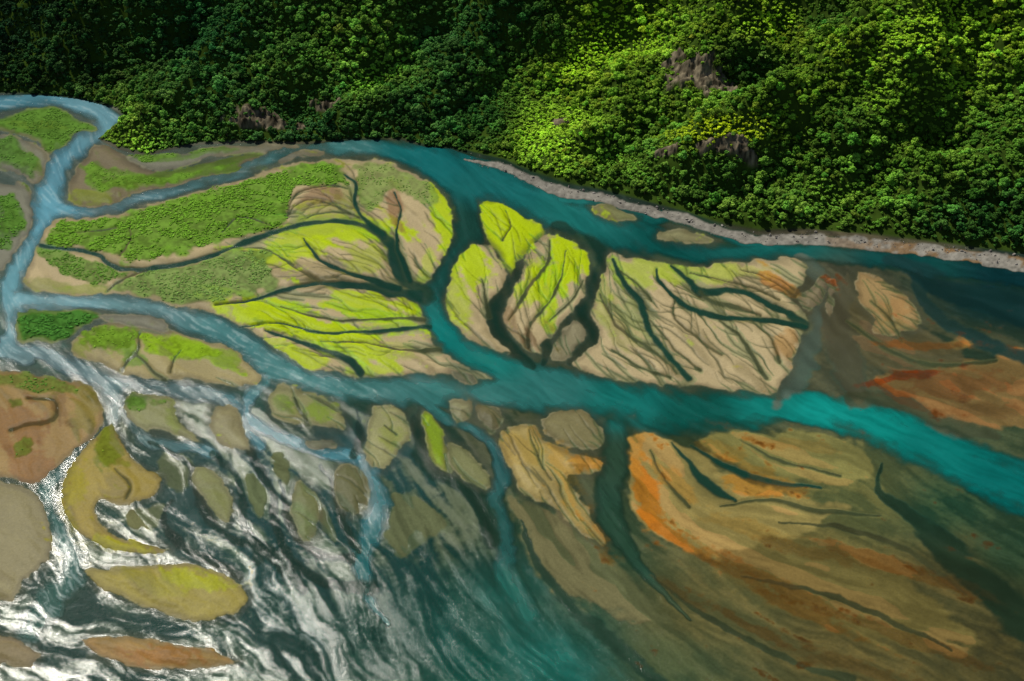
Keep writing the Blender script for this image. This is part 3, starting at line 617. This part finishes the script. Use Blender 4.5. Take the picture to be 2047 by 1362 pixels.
# ------------------------------------------------------------ vegetation prototypes
def leaf_mat(name):
    m,nt=newmat(name);L=nt.links.new
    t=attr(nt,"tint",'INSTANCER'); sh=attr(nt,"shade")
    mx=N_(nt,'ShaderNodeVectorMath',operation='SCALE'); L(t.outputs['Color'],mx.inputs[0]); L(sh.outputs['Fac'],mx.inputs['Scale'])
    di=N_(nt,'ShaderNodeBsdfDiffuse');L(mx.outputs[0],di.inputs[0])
    o=N_(nt,'ShaderNodeOutputMaterial');L(di.outputs[0],o.inputs[0]);return m
def bark_mat():
    m,nt=newmat("bark");L=nt.links.new;p=N_(nt,'ShaderNodeBsdfPrincipled');n=N_(nt,'ShaderNodeTexNoise');n.inputs['Scale'].default_value=6
    r=N_(nt,'ShaderNodeValToRGB');r.color_ramp.elements[0].color=(.05,.035,.025,1);r.color_ramp.elements[1].color=(.16,.12,.09,1);L(n.outputs[0],r.inputs[0]);L(r.outputs[0],p.inputs[0]);p.inputs['Roughness'].default_value=.9
    o=N_(nt,'ShaderNodeOutputMaterial');L(p.outputs[0],o.inputs[0]);return m
LEAF=leaf_mat("foliage");BARK=bark_mat()
def tube(V,Fc,p0,p1,r0,r1,n=6):
    p0=np.array(p0,float);p1=np.array(p1,float);ax=p1-p0;ax/=np.linalg.norm(ax);a=np.cross(ax,[.3,.9,.2]);a/=np.linalg.norm(a);b=np.cross(ax,a);s=len(V)
    for p,r in((p0,r0),(p1,r1)):
        for k in range(n):
            t=2*math.pi*k/n;V.append(tuple(p+r*(math.cos(t)*a+math.sin(t)*b)))
    for k in range(n):Fc.append((s+k,s+(k+1)%n,s+n+(k+1)%n,s+n+k))
_b=bmesh.new();bmesh.ops.create_icosphere(_b,subdivisions=2,radius=1.);ICV=np.array([v.co[:] for v in _b.verts]);ICF=[tuple(v.index for v in f.verts) for f in _b.faces];_b.free()
def make_plant(name,seed,height,rad,lobes,leaves,ls,trunk=True,coll=None):
    g=np.random.default_rng(seed);V=[];Fc=[];shade=[]
    if trunk:
        b=(g.normal(0,.3),g.normal(0,.3),height*.45);tube(V,Fc,(0,0,-1.),b,.32,.18)
        for k in range(5):
            a=k*1.25+g.random();tube(V,Fc,(b[0],b[1],height*(.25+.04*k)),(math.cos(a)*rad*.6,math.sin(a)*rad*.6,height*(.55+.06*k)),.14,.05,5)
    nb=len(Fc)
    C=[]
    for k in range(lobes):
        a=g.random()*6.283;r=rad*.8*math.sqrt(g.random());zc=height*(.38+.45*g.random()*(1-.6*r/rad));C.append((r*math.cos(a),r*math.sin(a),zc,rad*g.uniform(.2,.48)))
    C.append((g.normal(0,.4),g.normal(0,.4),height*.72,rad*.42))
    C=np.array(C)
    for c in C:
        q=ICV*(1+g.normal(0,.12,(len(ICV),1)))*c[3]*.88*np.array([1,1,.9])+c[:3]; q[:,2]=np.maximum(q[:,2],.02)
        i=len(V);V+=[tuple(t) for t in q];Fc+=[tuple(i+t for t in f) for f in ICF]
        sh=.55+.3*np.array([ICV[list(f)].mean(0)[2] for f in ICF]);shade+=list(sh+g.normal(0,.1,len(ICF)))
    n=0
    while n<leaves:
        c=C[g.integers(len(C))];dv=g.normal(size=3);dv/=np.linalg.norm(dv)
        if dv[2]<-.35: continue
        rr=c[3]*g.uniform(.86,1.25);p=c[:3]+dv*rr*np.array([1,1,.9])
        if p[2]<.1: continue
        dd=np.linalg.norm((p-C[:,:3]),axis=1)/C[:,3]
        if (dd<.78).any(): continue
        nrm=dv+g.normal(0,.45,3)+np.array([0,0,.2]);nrm/=np.linalg.norm(nrm)
        a=np.cross(nrm,g.normal(size=3));a/=np.linalg.norm(a);b=np.cross(nrm,a);s=ls*g.uniform(.5,1.3);i=len(V)
        q=[p-a*s*.5-b*s*.3,p+a*s*.5-b*s*.35,p+a*s*.42+b*s*.4,p-a*s*.3+b*s*.5]
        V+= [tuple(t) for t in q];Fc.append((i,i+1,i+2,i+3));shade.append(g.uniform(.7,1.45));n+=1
    me=bpy.data.meshes.new(name);me.from_pydata(V,[],Fc);me.materials.append(BARK);me.materials.append(LEAF)
    mi=np.ones(len(Fc),np.int32);mi[:nb]=0;me.polygons.foreach_set("material_index",mi)
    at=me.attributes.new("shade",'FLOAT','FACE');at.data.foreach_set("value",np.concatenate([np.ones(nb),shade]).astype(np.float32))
    ob=bpy.data.objects.new(name,me);coll.objects.link(ob);return ob
tc=bpy.data.collections.new("tree_kinds");bc_=bpy.data.collections.new("shrub_kinds")
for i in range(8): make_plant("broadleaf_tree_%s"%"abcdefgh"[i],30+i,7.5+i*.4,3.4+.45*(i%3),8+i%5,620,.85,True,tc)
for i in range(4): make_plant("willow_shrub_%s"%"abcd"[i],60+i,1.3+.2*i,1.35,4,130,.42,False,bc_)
def rock_mat():
    m,nt=newmat("beach_rock");L=nt.links.new;p=N_(nt,'ShaderNodeBsdfPrincipled');t=N_(nt,'ShaderNodeNewGeometry');n=N_(nt,'ShaderNodeTexNoise');n.inputs['Scale'].default_value=.5;n.inputs['Detail'].default_value=8;L(t.outputs['Position'],n.inputs['Vector'])
    r=N_(nt,'ShaderNodeValToRGB');r.color_ramp.elements[0].position=.35;r.color_ramp.elements[1].position=.7;r.color_ramp.elements[0].color=(.07,.06,.05,1);r.color_ramp.elements[1].color=(.32,.30,.27,1);L(n.outputs[0],r.inputs[0]);L(r.outputs[0],p.inputs[0]);p.inputs['Roughness'].default_value=.9
    o=N_(nt,'ShaderNodeOutputMaterial');L(p.outputs[0],o.inputs[0]);return m
ROCK=rock_mat()
rc=bpy.data.collections.new("rock_kinds")
for i in range(5):
    g=np.random.default_rng(200+i);bm=bmesh.new()
    for k in range(22):
        q=g.normal(size=3);q/=np.linalg.norm(q);q*=np.array([1.2,.9,.75])*g.uniform(.75,1.1);bm.verts.new(q)
    bmesh.ops.convex_hull(bm,input=bm.verts[:]);bmesh.ops.bevel(bm,geom=bm.edges[:],offset=.06,segments=1,affect='EDGES')
    me=bpy.data.meshes.new("boulder_%s"%"abcde"[i]);bm.to_mesh(me);bm.free();me.materials.append(ROCK)
    rc.objects.link(bpy.data.objects.new(me.name,me))
def scatter(name,P,S3,Rz,vid,tint,coll):
    me=bpy.data.meshes.new(name);me.vertices.add(len(P));me.vertices.foreach_set("co",P.astype(np.float32).ravel())
    for k,t,a,f in(("scl",'FLOAT_VECTOR',S3,"vector"),("rot",'FLOAT_VECTOR',Rz,"vector"),("vid",'INT',vid,"value"),("tint",'FLOAT_COLOR',np.concatenate([tint,np.ones((len(P),1))],1),"color")):
        at=me.attributes.new(k,t,'POINT');at.data.foreach_set(f,(a.astype(np.int32) if t=='INT' else a.astype(np.float32)).ravel())
    ob=bpy.data.objects.new(name,me);sc.collection.objects.link(ob)
    ng=bpy.data.node_groups.new(name+"_scatter",'GeometryNodeTree')
    ng.interface.new_socket("Geometry",in_out='INPUT',socket_type='NodeSocketGeometry');ng.interface.new_socket("Geometry",in_out='OUTPUT',socket_type='NodeSocketGeometry')
    gi=ng.nodes.new('NodeGroupInput');go=ng.nodes.new('NodeGroupOutput');ip=ng.nodes.new('GeometryNodeInstanceOnPoints');ci=ng.nodes.new('GeometryNodeCollectionInfo')
    ci.inputs['Collection'].default_value=coll;ci.inputs['Separate Children'].default_value=True;ci.inputs['Reset Children'].default_value=True
    ip.inputs['Pick Instance'].default_value=True
    def na(n,t):
        q=ng.nodes.new('GeometryNodeInputNamedAttribute');q.data_type=t;q.inputs['Name'].default_value=n
        return [s for s in q.outputs if s.enabled and s.name=='Attribute'][0]
    l=ng.links.new;l(gi.outputs[0],ip.inputs['Points']);l(ci.outputs[0],ip.inputs['Instance']);l(na('vid','INT'),ip.inputs['Instance Index']);l(na('scl','FLOAT_VECTOR'),ip.inputs['Scale']);l(na('rot','FLOAT_VECTOR'),ip.inputs['Rotation']);l(ip.outputs[0],go.inputs[0])
    md=ob.modifiers.new("scatter",'NODES');md.node_group=ng;return ob
# ------------------------------------------------------------ forest
tp=[(0,50,(30,56,32)),(150,120,(42,70,34)),(400,80,(44,84,42)),(400,200,(66,104,48)),(600,150,(78,118,48)),(750,120,(106,146,52)),(900,100,(56,94,44)),(1000,40,(44,82,38)),(850,220,(56,96,44)),(960,230,(48,86,36)),(1080,80,(52,88,36)),(1150,130,(128,160,42)),(1230,60,(136,168,44)),(1100,270,(122,156,46)),  # dark entries at top left and in gullies paint shade into the foliage
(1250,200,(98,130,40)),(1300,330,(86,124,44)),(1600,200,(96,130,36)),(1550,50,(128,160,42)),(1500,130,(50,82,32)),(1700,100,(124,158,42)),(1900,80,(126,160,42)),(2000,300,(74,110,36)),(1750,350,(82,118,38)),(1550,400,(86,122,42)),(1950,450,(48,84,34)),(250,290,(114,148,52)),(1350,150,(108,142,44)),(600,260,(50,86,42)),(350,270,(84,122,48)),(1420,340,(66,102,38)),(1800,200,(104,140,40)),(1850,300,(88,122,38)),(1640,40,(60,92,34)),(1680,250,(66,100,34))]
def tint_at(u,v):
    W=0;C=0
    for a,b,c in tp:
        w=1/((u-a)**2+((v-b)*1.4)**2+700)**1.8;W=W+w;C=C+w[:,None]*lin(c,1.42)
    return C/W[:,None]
meadow=[(1440,262,110,30,-8),(1080,270,80,60,50),(1180,110,90,34,-40),(745,165,60,26,-30),(1000,200,30,30,0),(1550,40,100,24,-20),(1850,60,150,40,-30),(280,285,90,24,5),(1250,330,60,20,30),(640,115,50,16,0),(1150,240,60,24,0),(1300,100,60,20,-20),(1650,380,70,20,10),(1750,200,80,24,-30),(1900,180,70,20,-20),(600,230,60,14,0)]
def meadow_at(u,v):
    m=np.zeros(u.shape)
    for a,b,ru,rv,an in meadow:
        t=math.radians(an);Xx=u-a;Yy=v-b
        q=np.hypot((Xx*math.cos(t)+Yy*math.sin(t))/ru,(-Xx*math.sin(t)+Yy*math.cos(t))/rv);m=np.maximum(m,np.exp(-q*q))
    return m
def jitter(x0,x1,y0,y1,s):
    gx,gy=np.meshgrid(np.arange(x0,x1,s),np.arange(y0,y1,s));p=np.stack([gx.ravel(),gy.ravel()],1)+rng.uniform(-.6,.6,(gx.size,2))*s
    return p[:,0],p[:,1]
def hillpts(s,y1):
    x,y=jitter(-1000,1000,430,y1,s);k=np.abs(x)<(y*cp+H*sp)*.51*1.2+20;x,y=x[k],y[k]
    dd=inland(x,y);k=dd>2.;x,y,dd=x[k],y[k],dd[k];zz=hill_h(x,y,dd);uu,vv=to_uv(x,y,zz)
    return x,y,zz,dd,uu,vv,rockmask(x,y)
x,y,zz,dd,uu,vv,rk=hillpts(4.3,1120)
nz=fbm(x/28,y/28,123,3);n2=fbm(x/14,y/14,133,3);me_=np.clip(meadow_at(uu,vv)+(nz-.5)*1.2,0,1)
beach=np.where(uu>930,9.5,2.5)
k=(dd>beach)&(rk<.4)&((rockmask(x,y+5)<.5)|(rng.random(len(x))<.35))&(rng.random(len(x))>me_*1.15)&(rng.random(len(x))>.18)
x,y,zz,uu,vv,me2,nz,n2=x[k],y[k],zz[k],uu[k],vv[k],me_[k],nz[k],n2[k]
sz=rng.lognormal(-.44,.34,len(x)).clip(.26,1.3)*(1-.45*me2)*(.65+.7*nz)
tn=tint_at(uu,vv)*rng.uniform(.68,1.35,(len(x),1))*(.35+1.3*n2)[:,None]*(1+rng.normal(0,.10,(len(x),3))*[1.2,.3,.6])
tn=tn*(1+me2[:,None]*.45)
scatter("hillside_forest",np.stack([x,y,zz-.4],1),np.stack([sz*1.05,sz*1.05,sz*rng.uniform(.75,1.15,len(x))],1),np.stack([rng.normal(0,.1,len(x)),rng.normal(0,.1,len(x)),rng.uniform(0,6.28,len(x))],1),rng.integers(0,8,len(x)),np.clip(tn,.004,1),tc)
print("trees",len(x))
x,y,zz,dd,uu,vv,rk=hillpts(2.7,940)
me_=meadow_at(uu,vv);n2=fbm(x/10,y/10,143,3);k=(dd>np.where(uu>930,7.5,1.5))&((rk<.5)|(rng.random(len(x))<.16))&(rng.random(len(x))<.5+me_)
x,y,zz,uu,vv,me2,n2=x[k],y[k],zz[k],uu[k],vv[k],me_[k],n2[k]
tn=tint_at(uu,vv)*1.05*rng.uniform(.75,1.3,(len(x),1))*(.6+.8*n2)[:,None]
ye=np.exp(-(((uu-1445)/125)**2+((vv-262)/36)**2))[:,None]*.9
tn=tn*(1-ye)+lin((176,196,36),1.)*ye*(.6+.8*n2)[:,None]
tn=tn*(1+.6*me2[:,None]*[1.15,1,.6])
sz=rng.uniform(.6,1.6,len(x))
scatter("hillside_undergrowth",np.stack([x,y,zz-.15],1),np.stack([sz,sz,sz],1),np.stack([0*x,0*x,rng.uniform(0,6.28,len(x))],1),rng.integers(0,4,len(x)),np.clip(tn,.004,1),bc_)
print("undergrowth",len(x))
x,y=jitter(-620,120,380,800,1.5)
uu,vv=to_uv(x,y,0*x);vm=samp(vegm,uu,vv);vc=samp(vegc,uu,vv);hz=samp(hgt,uu,vv)
nz=fbm(x/9,y/9,140,3)
k=(rng.random(len(x))<ss(.1,.8,vm)*ss(.38,.56,nz)*.8)&(vc.sum(1)>.02)&(uu>-250)
x,y,hz,vm,vc,nz=x[k],y[k],hz[k],vm[k],vc[k],nz[k]
sz=rng.uniform(.28,.72,len(x))*(.5+.6*vm)
scatter("island_shrubs",np.stack([x,y,hz-.05],1),np.stack([sz*1.3,sz*1.3,sz*.6],1),np.stack([0*x,0*x,rng.uniform(0,6.28,len(x))],1),rng.integers(0,4,len(x)),vc*1.5*rng.uniform(.7,1.25,(len(x),1)),bc_)
print("shrubs",len(x))
ub=rng.uniform(940,2200,900);idx=np.interp(ub,[p[0] for p in shore[20:]],[p[1] for p in shore[20:]])
vb=idx+rng.uniform(-5,17,900);bx,by=to_xy(ub,vb);bs=rng.pareto(3.,900)*.5+.15;bs=np.minimum(bs,1.6)
bd=inland(bx,by);bz=np.where(bd>0,hill_h(bx,by,bd),0)+.15
scatter("shore_boulders",np.stack([bx,by,bz],1),np.stack([bs,bs,bs*.8],1),rng.uniform(-.5,6,(900,3)),rng.integers(0,5,900),np.ones((900,3)),rc)
# ------------------------------------------------------------ light
az=math.radians(-38);el=math.radians(52.5)
sd=Vector((math.sin(az)*math.cos(el),math.cos(az)*math.cos(el),math.sin(el)))
sl_=bpy.data.lights.new("sun",'SUN');sl_.energy=5.0;sl_.angle=math.radians(.5);sl_.color=(1,.95,.84)
so=bpy.data.objects.new("sun",sl_);so.rotation_euler=sd.to_track_quat('Z','Y').to_euler();so.location=(0,0,600);sc.collection.objects.link(so)
w=bpy.data.worlds.new("World");sc.world=w;w.use_nodes=True;nt=w.node_tree;nt.nodes.clear()
sk=nt.nodes.new('ShaderNodeTexSky');sk.sky_type='NISHITA';sk.sun_disc=False;sk.sun_elevation=el;sk.sun_rotation=az%(2*math.pi)
bgn=nt.nodes.new('ShaderNodeBackground');bgn.inputs[1].default_value=.055;wo=nt.nodes.new('ShaderNodeOutputWorld');nt.links.new(sk.outputs[0],bgn.inputs[0]);nt.links.new(bgn.outputs[0],wo.inputs[0])
cam=bpy.data.cameras.new("camera");cam.sensor_width=36;cam.lens=36*F/2047;cam.clip_end=20000;cam.clip_start=1
co=bpy.data.objects.new("camera",cam);co.location=(0,0,H);co.rotation_euler=(math.pi/2-PITCH,0,0);sc.collection.objects.link(co);sc.camera=co
sc.view_settings.view_transform='Standard';sc.view_settings.look='None';sc.view_settings.exposure=0
print("done",time.time()-T0)
